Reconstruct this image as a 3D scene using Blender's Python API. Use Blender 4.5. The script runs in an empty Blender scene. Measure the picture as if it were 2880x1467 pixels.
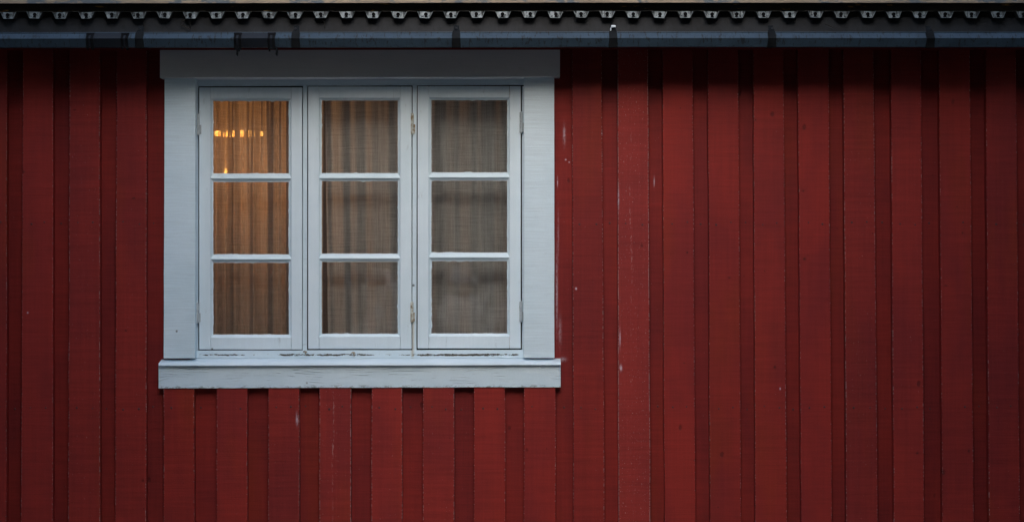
import bpy, bmesh, math, random
from mathutils import Vector, Matrix, noise as mnoise
random.seed(7)
R = math.radians
C = bpy.context.scene.collection
scene = bpy.context.scene

# ------------------------------------------------------------------ camera
S = 0.0014            # metres per photograph pixel on the wall plane
DIST = 6.0
CZ = 1.46
cam_d = bpy.data.cameras.new("camera")
cam = bpy.data.objects.new("camera", cam_d)
C.objects.link(cam)
cam.location = (0, -DIST, CZ)
cam.rotation_euler = (R(90), 0, 0)
cam_d.sensor_width = 36
cam_d.lens = 36 * DIST / (2880 * S)
cam_d.clip_start = 0.05
cam_d.clip_end = 600
scene.camera = cam

# ------------------------------------------------------------------ world, sun, exposure
SUN_EL, SUN_AZ = 31.0, 0.0          # azimuth: degrees to the right of straight behind the camera
w = bpy.data.worlds.new("World")
scene.world = w
w.use_nodes = True
wn = w.node_tree
bg = wn.nodes['Background']
sky = wn.nodes.new('ShaderNodeTexSky')
sky.sky_type = 'NISHITA'
sky.sun_disc = False
sky.sun_elevation = R(SUN_EL)
sky.sun_rotation = R(180 - SUN_AZ)
sky.dust_density = 2.0
wn.links.new(sky.outputs[0], bg.inputs[0])
bg.inputs[1].default_value = 0.14
sl = bpy.data.lights.new("sun", 'SUN')
sl.energy = 1.0
sl.angle = R(58)
sl.color = (0.93, 0.97, 1.0)
so = bpy.data.objects.new("sun", sl)
C.objects.link(so)
d = Vector((math.sin(R(SUN_AZ)) * math.cos(R(SUN_EL)), -math.cos(R(SUN_AZ)) * math.cos(R(SUN_EL)), math.sin(R(SUN_EL))))
so.rotation_euler = d.to_track_quat('Z', 'Y').to_euler()
so.location = d * 20
scene.view_settings.view_transform = 'Standard'
scene.view_settings.look = 'None'
scene.view_settings.exposure = 1.40
scene.view_settings.gamma = 1.0
scene.view_settings.use_curve_mapping = False

# ------------------------------------------------------------------ helpers
def X(px, y=0.0): return (px - 1440) * S * (DIST + y) / DIST
def Z(py, y=0.0): return CZ - (py - 733.5) * S * (DIST + y) / DIST
def lerp(a, b, t): return a + (b - a) * t

def link(name, bm, mat, parent=None, bevel=0.0, smooth=False, origin=None, segs=2):
    me = bpy.data.meshes.new(name)
    bmesh.ops.recalc_face_normals(bm, faces=bm.faces[:])
    if origin is not None:
        bmesh.ops.translate(bm, verts=bm.verts[:], vec=-Vector(origin))
    bm.to_mesh(me); bm.free()
    mats = mat if isinstance(mat, (list, tuple)) else [mat]
    for m in mats: me.materials.append(m)
    if smooth:
        for p in me.polygons: p.use_smooth = True
    o = bpy.data.objects.new(name, me)
    C.objects.link(o)
    if origin is not None: o.location = origin
    if parent is not None:
        o.parent = parent
        if origin is not None:
            o.location = Vector(origin) - Vector(parent_world(parent))
        else:
            o.location = -Vector(parent_world(parent))
    if bevel > 0:
        b = o.modifiers.new("bevel", 'BEVEL'); b.width = bevel; b.segments = segs
        b.limit_method = 'ANGLE'; b.angle_limit = R(40)
    return o

def parent_world(o):
    v = Vector(o.location); p = o.parent
    while p is not None:
        v = v + Vector(p.location); p = p.parent
    return v

def tag(o, label=None, cat=None, group=None, kind=None):
    if label: o['label'] = label
    if cat: o['category'] = cat
    if group: o['group'] = group
    if kind: o['kind'] = kind
    return o

def thing(name, label, cat, loc=(0, 0, 0), group=None):
    o = bpy.data.objects.new(name, None); C.objects.link(o)
    o.location = loc; o.empty_display_size = 0.1
    return tag(o, label, cat, group)

class BM:
    """a bmesh with a uv layer and a colour attribute"""
    def __init__(self):
        self.bm = bmesh.new()
        self.uv = self.bm.loops.layers.uv.new("uv")
        self.col = self.bm.loops.layers.float_color.new("var")
    def face(self, vs, uvs=None, col=(0.5, 0, 0, 1)):
        try: f = self.bm.faces.new(vs)
        except ValueError: return None
        for i, l in enumerate(f.loops):
            if uvs: l[self.uv].uv = uvs[i]
            l[self.col] = col
        return f
    def prism(self, rings, uvr=None, col=(0.5, 0, 0, 1), caps=True):
        """rings: list of lists of points (same length, closed rings); uvr: matching (u,v)"""
        vr = [[self.bm.verts.new(p) for p in r] for r in rings]
        n = len(rings[0])
        for i in range(len(vr) - 1):
            for j in range(n):
                k = (j + 1) % n
                u = None
                if uvr: u = [uvr[i][j], uvr[i][k], uvr[i + 1][k], uvr[i + 1][j]]
                self.face([vr[i][j], vr[i][k], vr[i + 1][k], vr[i + 1][j]], u, col)
        if caps:
            for i in (0, -1):
                self.face(vr[i], uvr[i] if uvr else None, col)
    def board(self, xt0, xt1, xb0, xb1, zt, zb, yf, yb, seg=1, jit=0.0, col=(0.5, 0, 0, 1), seed=0.0):
        """upright board between heights; u runs 0..1 across, v = height in metres"""
        rings, uvr = [], []
        for i in range(seg + 1):
            t = i / seg
            z = lerp(zt, zb, t)
            a = lerp(xt0, xb0, t); b = lerp(xt1, xb1, t)
            if jit:
                a += jit * mnoise.noise(Vector((seed, z * 5.0, 1.3))) + 0.45 * jit * mnoise.noise(Vector((seed, z * 40.0, 4.3)))
                b += jit * mnoise.noise(Vector((seed, z * 5.0, 7.9))) + 0.45 * jit * mnoise.noise(Vector((seed, z * 40.0, 9.1)))
            rings.append([(a, yf, z), (b, yf, z), (b, yb, z), (a, yb, z)])
            uvr.append([(0, z), (1, z), (1, z), (0, z)])
        self.prism(rings, uvr, col)
    def hboard(self, x0, x1, zt0, zt1, zb0, zb1, yf, yb, seg=1, jit=0.0, col=(0.5, 0, 0, 1), seed=0.0):
        """lying board; u runs 0..1 from bottom to top, v = x in metres"""
        rings, uvr = [], []
        for i in range(seg + 1):
            t = i / seg
            x = lerp(x0, x1, t)
            a = lerp(zb0, zb1, t); b = lerp(zt0, zt1, t)
            if jit:
                a += jit * (mnoise.noise(Vector((seed, x * 4.0, 1.3))) + .4 * mnoise.noise(Vector((seed, x * 50.0, 1.3))))
                b += jit * (mnoise.noise(Vector((seed, x * 4.0, 7.9))) + .4 * mnoise.noise(Vector((seed, x * 50.0, 7.9))))
            rings.append([(x, yf, a), (x, yf, b), (x, yb, b), (x, yb, a)])
            uvr.append([(0, x), (1, x), (1, x), (0, x)])
        self.prism(rings, uvr, col)
    def box(self, x0, x1, y0, y1, z0, z1, col=(0.5, 0, 0, 1)):
        self.board(x0, x1, x0, x1, z1, z0, y0, y1, col=col)
    def tube(self, pts, rad, n=8, caps=True, col=(0.5, 0, 0, 1)):
        rings = []
        pts = [Vector(p) for p in pts]
        for i, p in enumerate(pts):
            a = pts[max(i - 1, 0)]; b = pts[min(i + 1, len(pts) - 1)]
            t = (b - a).normalized()
            up = Vector((0, 1, 0)) if abs(t.y) < 0.9 else Vector((1, 0, 0))
            s = t.cross(up).normalized(); u2 = s.cross(t).normalized()
            r = rad[i] if isinstance(rad, (list, tuple)) else rad
            rings.append([p + (s * math.cos(2 * math.pi * k / n) + u2 * math.sin(2 * math.pi * k / n)) * r for k in range(n)])
        self.prism(rings, None, col, caps)

# ---- node helpers
def newmat(name):
    m = bpy.data.materials.new(name); m.use_nodes = True
    nt = m.node_tree
    return m, nt, nt.nodes['Principled BSDF']
def nd(nt, t, **k):
    n = nt.nodes.new(t)
    for a, v in k.items(): setattr(n, a, v)
    return n
def setin(nt, sock, v):
    if hasattr(v, 'is_output') or isinstance(v, bpy.types.NodeSocket): nt.links.new(v, sock)
    else: sock.default_value = v
def M(nt, op, a, b=0.0, c=None, clamp=False):
    n = nd(nt, 'ShaderNodeMath', operation=op); n.use_clamp = clamp
    setin(nt, n.inputs[0], a); setin(nt, n.inputs[1], b)
    if c is not None: setin(nt, n.inputs[2], c)
    return n.outputs[0]
def mix(nt, f, a, b, mode='MIX'):
    n = nd(nt, 'ShaderNodeMix', data_type='RGBA', blend_type=mode)
    setin(nt, n.inputs[0], f)
    for s, v in ((n.inputs[6], a), (n.inputs[7], b)):
        if isinstance(v, tuple): v = (v[0], v[1], v[2], 1)
        setin(nt, s, v)
    return n.outputs[2]
def coords(nt): return nd(nt, 'ShaderNodeNewGeometry').outputs['Position']
def mapped(nt, vec, sc, loc=(0, 0, 0)):
    n = nd(nt, 'ShaderNodeMapping'); nt.links.new(vec, n.inputs[0])
    n.inputs['Scale'].default_value = sc; n.inputs['Location'].default_value = loc
    return n.outputs[0]
def noise(nt, vec, scale, detail=3, rough=0.5):
    n = nd(nt, 'ShaderNodeTexNoise'); nt.links.new(vec, n.inputs['Vector'])
    n.inputs['Scale'].default_value = scale; n.inputs['Detail'].default_value = detail
    n.inputs['Roughness'].default_value = rough
    return n.outputs['Fac']
def ramp(nt, v, a, b, lo=0.0, hi=1.0):
    n = nd(nt, 'ShaderNodeMapRange', interpolation_type='SMOOTHSTEP')
    setin(nt, n.inputs['Value'], v)
    n.inputs['From Min'].default_value = a; n.inputs['From Max'].default_value = b
    n.inputs['To Min'].default_value = lo; n.inputs['To Max'].default_value = hi
    return n.outputs[0]
def voro(nt, vec, scale, rnd=1.0):
    n = nd(nt, 'ShaderNodeTexVoronoi'); nt.links.new(vec, n.inputs['Vector'])
    n.inputs['Scale'].default_value = scale; n.inputs['Randomness'].default_value = rnd
    return n.outputs['Distance']
def bump(nt, h, dist, strength=1.0, prev=None):
    n = nd(nt, 'ShaderNodeBump'); nt.links.new(h, n.inputs['Height'])
    n.inputs['Distance'].default_value = dist; n.inputs['Strength'].default_value = strength
    if prev is not None: nt.links.new(prev, n.inputs['Normal'])
    return n.outputs[0]

# ------------------------------------------------------------------ materials
def mat_red():
    m, nt, p = newmat("red_paint")
    pos = coords(nt)
    uvn = nd(nt, 'ShaderNodeUVMap', uv_map="uv").outputs[0]
    sep = nd(nt, 'ShaderNodeSeparateXYZ'); nt.links.new(uvn, sep.inputs[0]); u = sep.outputs[0]
    att = nd(nt, 'ShaderNodeAttribute', attribute_name="var")
    sc = nd(nt, 'ShaderNodeSeparateColor'); nt.links.new(att.outputs['Color'], sc.inputs[0])
    rnd, wear, rnd2 = sc.outputs[0], sc.outputs[1], sc.outputs[2]
    offs = nd(nt, 'ShaderNodeCombineXYZ'); setin(nt, offs.inputs[2], M(nt, 'MULTIPLY', rnd, 37.0)); setin(nt, offs.inputs[1], M(nt, 'MULTIPLY', rnd2, 13.0))
    va = nd(nt, 'ShaderNodeVectorMath', operation='ADD'); nt.links.new(pos, va.inputs[0]); nt.links.new(offs.outputs[0], va.inputs[1])
    q = va.outputs[0]
    big = ramp(nt, noise(nt, mapped(nt, q, (2.2, 1, 1.0)), 1.6, 4, .6), .35, .68)
    col = mix(nt, big, (.252, .0215, .0165), (.185, .0172, .0168))
    # browner weathered areas
    brown = ramp(nt, noise(nt, mapped(nt, q, (3.0, 1, .8), (5, 3, 1)), 1.3, 3, .55), .55, .72)
    col = mix(nt, M(nt, 'MULTIPLY', brown, .6), col, (.232, .026, .011))
    # greyed (dust) on worn boards
    col = mix(nt, M(nt, 'MULTIPLY', wear, .25), col, (.32, .045, .042))
    # saw marks across the board
    saw = noise(nt, mapped(nt, q, (6, 1, 210)), 1.0, 4, .7)
    saw2 = noise(nt, mapped(nt, q, (2.5, 1, 60)), 1.0, 3, .6)
    fine = noise(nt, mapped(nt, q, (260, 1, 120)), 1.0, 2, .6)
    grain = noise(nt, mapped(nt, q, (130, 1, 2.5)), 1.0, 3, .6)
    br = M(nt, 'ADD', M(nt, 'MULTIPLY', M(nt, 'SUBTRACT', saw, .5), .55), 1.0)
    br = M(nt, 'ADD', br, M(nt, 'MULTIPLY', M(nt, 'SUBTRACT', saw2, .5), .34))
    br = M(nt, 'ADD', br, M(nt, 'MULTIPLY', M(nt, 'SUBTRACT', grain, .5), .34))
    br = M(nt, 'ADD', br, M(nt, 'MULTIPLY', M(nt, 'SUBTRACT', fine, .5), .22))
    br = M(nt, 'ADD', br, M(nt, 'MULTIPLY', M(nt, 'SUBTRACT', rnd, .5), .20))
    cb = nd(nt, 'ShaderNodeVectorMath', operation='SCALE'); nt.links.new(col, cb.inputs[0]); nt.links.new(br, cb.inputs['Scale'])
    col = cb.outputs[0]
    # channel shade painted into the colour of the recessed boards
    recess_shade = nd(nt, 'ShaderNodeVectorMath', operation='MULTIPLY'); nt.links.new(col, recess_shade.inputs[0]); recess_shade.inputs[1].default_value = (.93, .94, 1.0)
    col = mix(nt, att.outputs['Alpha'], recess_shade.outputs[0], col)
    # knots
    warp = noise(nt, q, 60, 2)
    kn = M(nt, 'ADD', voro(nt, mapped(nt, q, (5.3, .01, 3.6)), 1.3), M(nt, 'MULTIPLY', warp, .05))
    knot = ramp(nt, kn, .060, .095, 1, 0)
    col = mix(nt, M(nt, 'MULTIPLY', knot, .55), col, (.05, .007, .007))
    kn2 = M(nt, 'ADD', voro(nt, mapped(nt, q, (9, .01, 8), (3, 0, 7)), 1.7), M(nt, 'MULTIPLY', warp, .06))
    col = mix(nt, M(nt, 'MULTIPLY', ramp(nt, kn2, .05, .075, 1, 0), .6), col, (.04, .006, .006))
    # chipped edges
    e = M(nt, 'ABSOLUTE', M(nt, 'SUBTRACT', u, .5))
    en = noise(nt, mapped(nt, q, (60, 1, 140)), 1.0, 3, .7)
    eb = noise(nt, mapped(nt, q, (1, 1, 3.0), (9, 2, 4)), 1.0, 2, .5)
    thr = M(nt, 'SUBTRACT', .62, M(nt, 'MULTIPLY', M(nt, 'ADD', M(nt, 'MULTIPLY', wear, .8), eb), .13))
    tn = nd(nt, 'ShaderNodeSeparateXYZ'); nt.links.new(nd(nt, 'ShaderNodeNewGeometry').outputs['True Normal'], tn.inputs[0])
    front = ramp(nt, M(nt, 'ABSOLUTE', tn.outputs[1]), .5, .75)
    chip = M(nt, 'MULTIPLY', M(nt, 'MULTIPLY', ramp(nt, M(nt, 'SUBTRACT', en, thr), .0, .05), ramp(nt, e, .480, .490)), front)
    col = mix(nt, M(nt, 'MULTIPLY', chip, .6), col, (.50, .44, .42))
    # broken line of chips and stray flecks on worn boards
    cl = M(nt, 'ABSOLUTE', M(nt, 'SUBTRACT', u, M(nt, 'ADD', .42, M(nt, 'MULTIPLY', M(nt, 'SUBTRACT', eb, .5), .25))))
    cn = noise(nt, mapped(nt, q, (300, 1, 70)), 1.0, 3, .6)
    line = M(nt, 'MULTIPLY', M(nt, 'MULTIPLY', ramp(nt, cl, .012, .028, 1, 0), ramp(nt, cn, .54, .60)), ramp(nt, wear, .3, .6))
    col = mix(nt, M(nt, 'MULTIPLY', M(nt, 'MULTIPLY', line, ramp(nt, big, .2, .9, .1, 1.0)), .34), col, (.55, .47, .45))
    fl = noise(nt, mapped(nt, q, (330, 1, 190), (2, 5, 8)), 1.0, 2, .5)
    fthr = M(nt, 'SUBTRACT', .775, M(nt, 'MULTIPLY', wear, .075))
    fleck = ramp(nt, M(nt, 'SUBTRACT', fl, fthr), 0, .03)
    col = mix(nt, M(nt, 'MULTIPLY', fleck, .6), col, (.55, .48, .46))
    # smears of white paint beside the window casing
    sx = nd(nt, 'ShaderNodeSeparateXYZ'); nt.links.new(pos, sx.inputs[0])
    tot = None
    for (px, py, a, b, k) in ((1587, 380, .0045, .03, .7), (1566, 820, .0035, .13, .55), (1575, 930, .006, .05, .3), (1570, 660, .003, .09, .25), (839, 1175, .004, .02, .8), (1583, 1010, .012, .008, .5),
                               (1619, 811, .0028, .004, 1.6), (1692, 378, .0026, .003, 1.5), (1591, 449, .0026, .0026, 1.5), (1601, 456, .0024, .0024, 1.3), (1738, 560, .0018, .035, 1.0),
                               (1568, 512, .0018, .015, 1.2), (1840, 512, .0020, .016, .9), (1744, 1032, .0045, .010, 1.1), (1742, 950, .0022, .03, .8), (86, 878, .0024, .0026, 1.3), (2190, 1090, .0024, .004, 1.2)):
        ex = M(nt, 'POWER', M(nt, 'DIVIDE', M(nt, 'SUBTRACT', sx.outputs[0], X(px)), a), 2.0)
        ez = M(nt, 'POWER', M(nt, 'DIVIDE', M(nt, 'SUBTRACT', sx.outputs[2], Z(py)), b), 2.0)
        g = M(nt, 'MULTIPLY', M(nt, 'EXPONENT', M(nt, 'MULTIPLY', M(nt, 'ADD', ex, ez), -1.0)), k)
        tot = g if tot is None else M(nt, 'ADD', tot, g)
    sm = M(nt, 'MULTIPLY', tot, ramp(nt, noise(nt, mapped(nt, pos, (120, 1, 60)), 1.0, 3, .7), .3, .6), clamp=True)
    col = mix(nt, sm, col, (.60, .52, .60))
    tot = None
    for (px, py, a, b) in ((2254, 538, .006, .004), (2653, 802, .0055, .003), (2121, 340, .003, .003), (1921, 1018, .004, .002), (1955, 1291, .004, .003), (382, 558, .006, .004), (190, 240, .003, .005), (360, 928, .005, .004),
                           (2258, 728, .007, .006), (2048, 780, .005, .004), (2175, 1030, .006, .006), (2573, 1270, .005, .004), (2718, 1264, .005, .006), (1930, 710, .004, .005), (2700, 655, .003, .004), (217, 312, .005, .003), (75, 485, .004, .004)):
        ex = M(nt, 'POWER', M(nt, 'DIVIDE', M(nt, 'SUBTRACT', sx.outputs[0], X(px)), a), 2.0)
        ez = M(nt, 'POWER', M(nt, 'DIVIDE', M(nt, 'SUBTRACT', sx.outputs[2], Z(py)), b), 2.0)
        g = M(nt, 'EXPONENT', M(nt, 'MULTIPLY', M(nt, 'ADD', ex, ez), -1.0))
        tot = g if tot is None else M(nt, 'ADD', tot, g)
    dm = M(nt, 'MULTIPLY', tot, ramp(nt, noise(nt, mapped(nt, pos, (200, 1, 200)), 1.0, 3, .7), .3, .55, .2, 1.0), clamp=True)
    col = mix(nt, M(nt, 'MULTIPLY', dm, .85), col, (.035, .008, .006))
    nt.links.new(col, p.inputs['Base Color'])
    p.inputs['Roughness'].default_value = .62
    p.inputs['Specular IOR Level'].default_value = .2
    h = M(nt, 'ADD', M(nt, 'MULTIPLY', saw, .6), M(nt, 'ADD', M(nt, 'MULTIPLY', saw2, .5), M(nt, 'MULTIPLY', fine, .35)))
    b = bump(nt, h, .0012, .8)
    b = bump(nt, M(nt, 'SUBTRACT', 1.0, knot), .002, .6, b)
    b = bump(nt, M(nt, 'SUBTRACT', 1.0, chip), .0008, .6, b)
    nt.links.new(b, p.inputs['Normal'])
    return m

def mat_white(name, along='x', crack=.0, dirt=.0, base=(.68, .80, .88), peel=False, saw=0.0, edge_dirt=.4):
    m, nt, p = newmat(name)
    pos = coords(nt)
    sx = nd(nt, 'ShaderNodeSeparateXYZ'); nt.links.new(pos, sx.inputs[0])
    uvn = nd(nt, 'ShaderNodeUVMap', uv_map="uv").outputs[0]
    su = nd(nt, 'ShaderNodeSeparateXYZ'); nt.links.new(uvn, su.inputs[0]); u = su.outputs[0]
    big = noise(nt, pos, 3.5, 4, .6)
    col = mix(nt, ramp(nt, big, .35, .65), base, tuple(c * k for c, k in zip(base, (.92, .945, .95))))
    g = (3, 1, 70) if along == 'x' else (70, 1, 3)
    grain = noise(nt, mapped(nt, pos, g), 1.0, 4, .65)
    fine = noise(nt, pos, 260, 3, .6)
    sw = noise(nt, mapped(nt, pos, (7, 1, 260)), 1.0, 3, .6)
    br = M(nt, 'ADD', 1.0, M(nt, 'MULTIPLY', M(nt, 'SUBTRACT', grain, .5), .10))
    br = M(nt, 'ADD', br, M(nt, 'MULTIPLY', M(nt, 'SUBTRACT', fine, .5), .13))
    br = M(nt, 'ADD', br, M(nt, 'MULTIPLY', M(nt, 'SUBTRACT', sw, .5), saw * .35))
    cb = nd(nt, 'ShaderNodeVectorMath', operation='SCALE'); nt.links.new(col, cb.inputs[0]); nt.links.new(br, cb.inputs['Scale'])
    col = cb.outputs[0]
    # specks of dirt and nail holes
    warp = noise(nt, pos, 90, 2)
    v = M(nt, 'ADD', voro(nt, mapped(nt, pos, (1, .01, 1), (3, 1, 2)), 7.0), M(nt, 'MULTIPLY', warp, .03))
    col = mix(nt, M(nt, 'MULTIPLY', ramp(nt, v, .038, .062, 1, 0), .8), col, (.06, .065, .06))
    # dirt
    dn = ramp(nt, noise(nt, mapped(nt, pos, (9, 1, 40) if along == 'x' else (40, 1, 9)), 1.0, 5, .75), .60, .70)
    col = mix(nt, M(nt, 'MULTIPLY', dn, dirt), col, (.20, .23, .24))
    # grey-green grime sitting on the lower edge / edges
    e = ramp(nt, u, .0, .16, 1, 0)
    gn = ramp(nt, noise(nt, mapped(nt, pos, (30, 1, 70)), 1.0, 5, .8), .48, .62)
    col = mix(nt, M(nt, 'MULTIPLY', M(nt, 'MULTIPLY', e, gn), edge_dirt), col, (.13, .15, .15))
    h = M(nt, 'ADD', M(nt, 'MULTIPLY', grain, .7), M(nt, 'MULTIPLY', fine, .3))
    h = M(nt, 'ADD', h, M(nt, 'MULTIPLY', sw, saw))
    b = bump(nt, h, .0012 + .0016 * crack, .8)
    if crack:
        wv = noise(nt, mapped(nt, pos, (2.5, 1, 6)), 1.0, 3, .6)
        zz = M(nt, 'ADD', M(nt, 'MULTIPLY', sx.outputs[2], 95.0), M(nt, 'MULTIPLY', wv, 5.5))
        fr = M(nt, 'ABSOLUTE', M(nt, 'SUBTRACT', M(nt, 'FRACT', zz), .5))
        brk = ramp(nt, noise(nt, mapped(nt, pos, (7, 1, 20), (4, 4, 4)), 1.0, 3, .6), .50, .62)
        ck = M(nt, 'MULTIPLY', ramp(nt, fr, .0, .09, 1, 0), brk)
        col = mix(nt, M(nt, 'MULTIPLY', ck, crack * .6), col, (.20, .23, .25))
        b = bump(nt, M(nt, 'SUBTRACT', 1.0, ck), .003, 1.0, b)
    rough = .5
    if peel:
        # flaked paint showing dark rotten wood, along the bottom rail of the frame
        pz = sx.outputs[2]
        zmid = Z(997, .01)
        band = M(nt, 'DIVIDE', M(nt, 'SUBTRACT', pz, zmid), .0110)
        band = M(nt, 'EXPONENT', M(nt, 'MULTIPLY', M(nt, 'MULTIPLY', band, band), -1.0))
        n1 = noise(nt, mapped(nt, pos, (5, 1, 20), (1.15, 0, .35)), 1.0, 2, .5)
        n2 = noise(nt, mapped(nt, pos, (38, 1, 130)), 1.0, 4, .75)
        val = M(nt, 'MULTIPLY', band, M(nt, 'ADD', M(nt, 'MULTIPLY', n1, .45), M(nt, 'MULTIPLY', n2, .85)))
        for (px, wd, k) in ((1320, .11, .17), (805, .05, .13), (920, .10, .09)):
            ex = M(nt, 'POWER', M(nt, 'DIVIDE', M(nt, 'SUBTRACT', sx.outputs[0], X(px)), wd), 2.0)
            val = M(nt, 'ADD', val, M(nt, 'MULTIPLY', M(nt, 'MULTIPLY', M(nt, 'EXPONENT', M(nt, 'MULTIPLY', ex, -1.0)), k), band))
        pm = ramp(nt, val, .665, .70)
        pc = mix(nt, n2, (.025, .022, .016), (.10, .085, .06))
        col = mix(nt, pm, col, pc)
        b = bump(nt, M(nt, 'SUBTRACT', 1.0, pm), .0015, 1.0, b)
        # rust runs below the middle hinges
        ex = M(nt, 'POWER', M(nt, 'DIVIDE', M(nt, 'SUBTRACT', sx.outputs[0], X(1160)), .006), 2.0)
        rz = ramp(nt, pz, Z(1000), Z(900), 1, 1)
        ez = M(nt, 'MULTIPLY', ramp(nt, pz, Z(915), Z(870), 1, 0), 1.0)
        rr = M(nt, 'MULTIPLY', M(nt, 'MULTIPLY', M(nt, 'EXPONENT', M(nt, 'MULTIPLY', ex, -1.0)), ez), .55)
        col = mix(nt, rr, col, (.42, .33, .17))
    nt.links.new(col, p.inputs['Base Color'])
    p.inputs['Roughness'].default_value = rough
    p.inputs['Specular IOR Level'].default_value = .35
    nt.links.new(b, p.inputs['Normal'])
    return m

def mat_metal(name, c1, c2, rough=.5, metal=.0, spots=.0, scale=14.0, streak=.0, spec=.5):
    m, nt, p = newmat(name)
    pos = coords(nt)
    n1 = noise(nt, pos, scale, 5, .65)
    col = mix(nt, ramp(nt, n1, .35, .68), c1, c2)
    if spots:
        n2 = noise(nt, mapped(nt, pos, (85, 14, 26)), 1.0, 4, .75)
        col = mix(nt, M(nt, 'MULTIPLY', ramp(nt, n2, .545, .60), spots), col, (.012, .014, .015))
    if streak:
        n3 = noise(nt, mapped(nt, pos, (16, 1, 3)), 1.0, 5, .75)
        col = mix(nt, M(nt, 'MULTIPLY', ramp(nt, n3, .52, .68), streak), col, (.015, .016, .018))
    nt.links.new(col, p.inputs['Base Color'])
    p.inputs['Roughness'].default_value = rough
    p.inputs['Metallic'].default_value = metal
    p.inputs['Specular IOR Level'].default_value = spec
    nt.links.new(bump(nt, noise(nt, pos, 120, 3), .0008, .5), p.inputs['Normal'])
    return m

RED = mat_red()
W_FRAME = mat_white("white_frame_paint", 'x', dirt=.25, peel=True, edge_dirt=.2)
W_SASH = mat_white("white_sash_paint", 'z', dirt=.3, base=(.72, .83, .905), edge_dirt=.0)
W_CASE = mat_white("white_casing_paint", 'x', dirt=.12, saw=1.0, base=(.665, .79, .87), edge_dirt=.0)
W_HEAD = mat_white("white_head_paint", 'x', dirt=.15, saw=.3, base=(.80, .82, .84), edge_dirt=.1)
W_APRON = mat_white("white_apron_paint", 'x', crack=1.0, dirt=.12, base=(.665, .79, .875), edge_dirt=.9)
W_SILL = mat_white("white_sill_metal", 'x', dirt=.12, base=(.71, .82, .90), edge_dirt=.0)
W_PUTTY = mat_white("white_putty", 'x', dirt=.3, base=(.70, .82, .89), edge_dirt=.0)
ZINC = mat_metal("zinc_gutter", (.036, .062, .090), (.027, .046, .068), .42, .1, .8, spec=.35)
FLASH = mat_metal("flashing_metal", (.024, .028, .036), (.012, .014, .019), .6, .0, .35, 9, .75, spec=.22)
SLEEVE = mat_metal("sleeve_steel", (.010, .014, .021), (.006, .009, .014), .5, .0, .3, spec=.3)
BLACK = mat_metal("black_steel", (.003, .003, .004), (.007, .008, .010), .75, .0, spec=.08)
STRAP = mat_metal("strap_steel", (.009, .011, .013), (.004, .005, .006), .7, .0, spec=.12)
GALV = mat_metal("galvanised_sheet", (.38, .45, .51), (.13, .16, .18), .4, .2, .7, 60)
CHEEK = mat_metal("dirty_sheet", (.16, .19, .21), (.07, .08, .09), .6, .0, .7, 60)
DULL = mat_metal("dull_sheet", (.10, .095, .09), (.05, .05, .05), .7, .0, .3, 30)
PLASTIC = mat_metal("white_plastic", (.75, .80, .85), (.65, .70, .75), .4)
RUST = mat_metal("rusty_hinge", (.58, .60, .56), (.22, .15, .06), .7, 0, .3, 70)
HINGE = mat_metal("painted_hinge", (.42, .47, .50), (.36, .40, .43), .5, 0, .3, 40)
NAIL = mat_metal("nail_head", (.05, .008, .008), (.09, .012, .012), .6)

def mat_wood(name, a, b, c, sc):
    m, nt, p = newmat(name)
    pos = coords(nt)
    g = noise(nt, mapped(nt, pos, sc), 1.0, 5, .7)
    l = noise(nt, mapped(nt, pos, (7, 3, 12), (3, 3, 3)), 1.0, 5, .75)
    col = mix(nt, ramp(nt, g, .35, .65), a, b)
    col = mix(nt, ramp(nt, l, .50, .58), col, c)
    nt.links.new(col, p.inputs['Base Color']); p.inputs['Roughness'].default_value = .85
    nt.links.new(bump(nt, g, .003, .8), p.inputs['Normal'])
    return m
TAN = mat_wood("weathered_edge_board", (.42, .33, .25), (.26, .21, .165), (.13, .15, .175), (6, 2, 90))
DARKWOOD = mat_wood("dark_batten_wood", (.022, .018, .015), (.035, .028, .020), (.012, .011, .010), (6, 2, 60))
def mat_lichen():
    m, nt, p = newmat("dark_wood_with_moss")
    pos = coords(nt)
    g = noise(nt, mapped(nt, pos, (9, 3, 70)), 1.0, 5, .7)
    col = mix(nt, g, (.015, .012, .010), (.05, .040, .030))
    l = noise(nt, mapped(nt, pos, (11, 4, 60), (1, 1, 1)), 1.0, 4, .6)
    col = mix(nt, ramp(nt, l, .62, .70), col, (.42, .22, .05))
    nt.links.new(col, p.inputs['Base Color']); p.inputs['Roughness'].default_value = .9
    nt.links.new(bump(nt, g, .003, .8), p.inputs['Normal'])
    return m
MOSSY = mat_lichen()

def mat_plain(name, c, rough=.8, var=.25, sc=8):
    m, nt, p = newmat(name)
    n1 = noise(nt, coords(nt), sc, 4, .6)
    nt.links.new(mix(nt, n1, tuple(x * (1 - var) for x in c), tuple(x * (1 + var) for x in c)), p.inputs['Base Color'])
    p.inputs['Roughness'].default_value = rough
    return m

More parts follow.
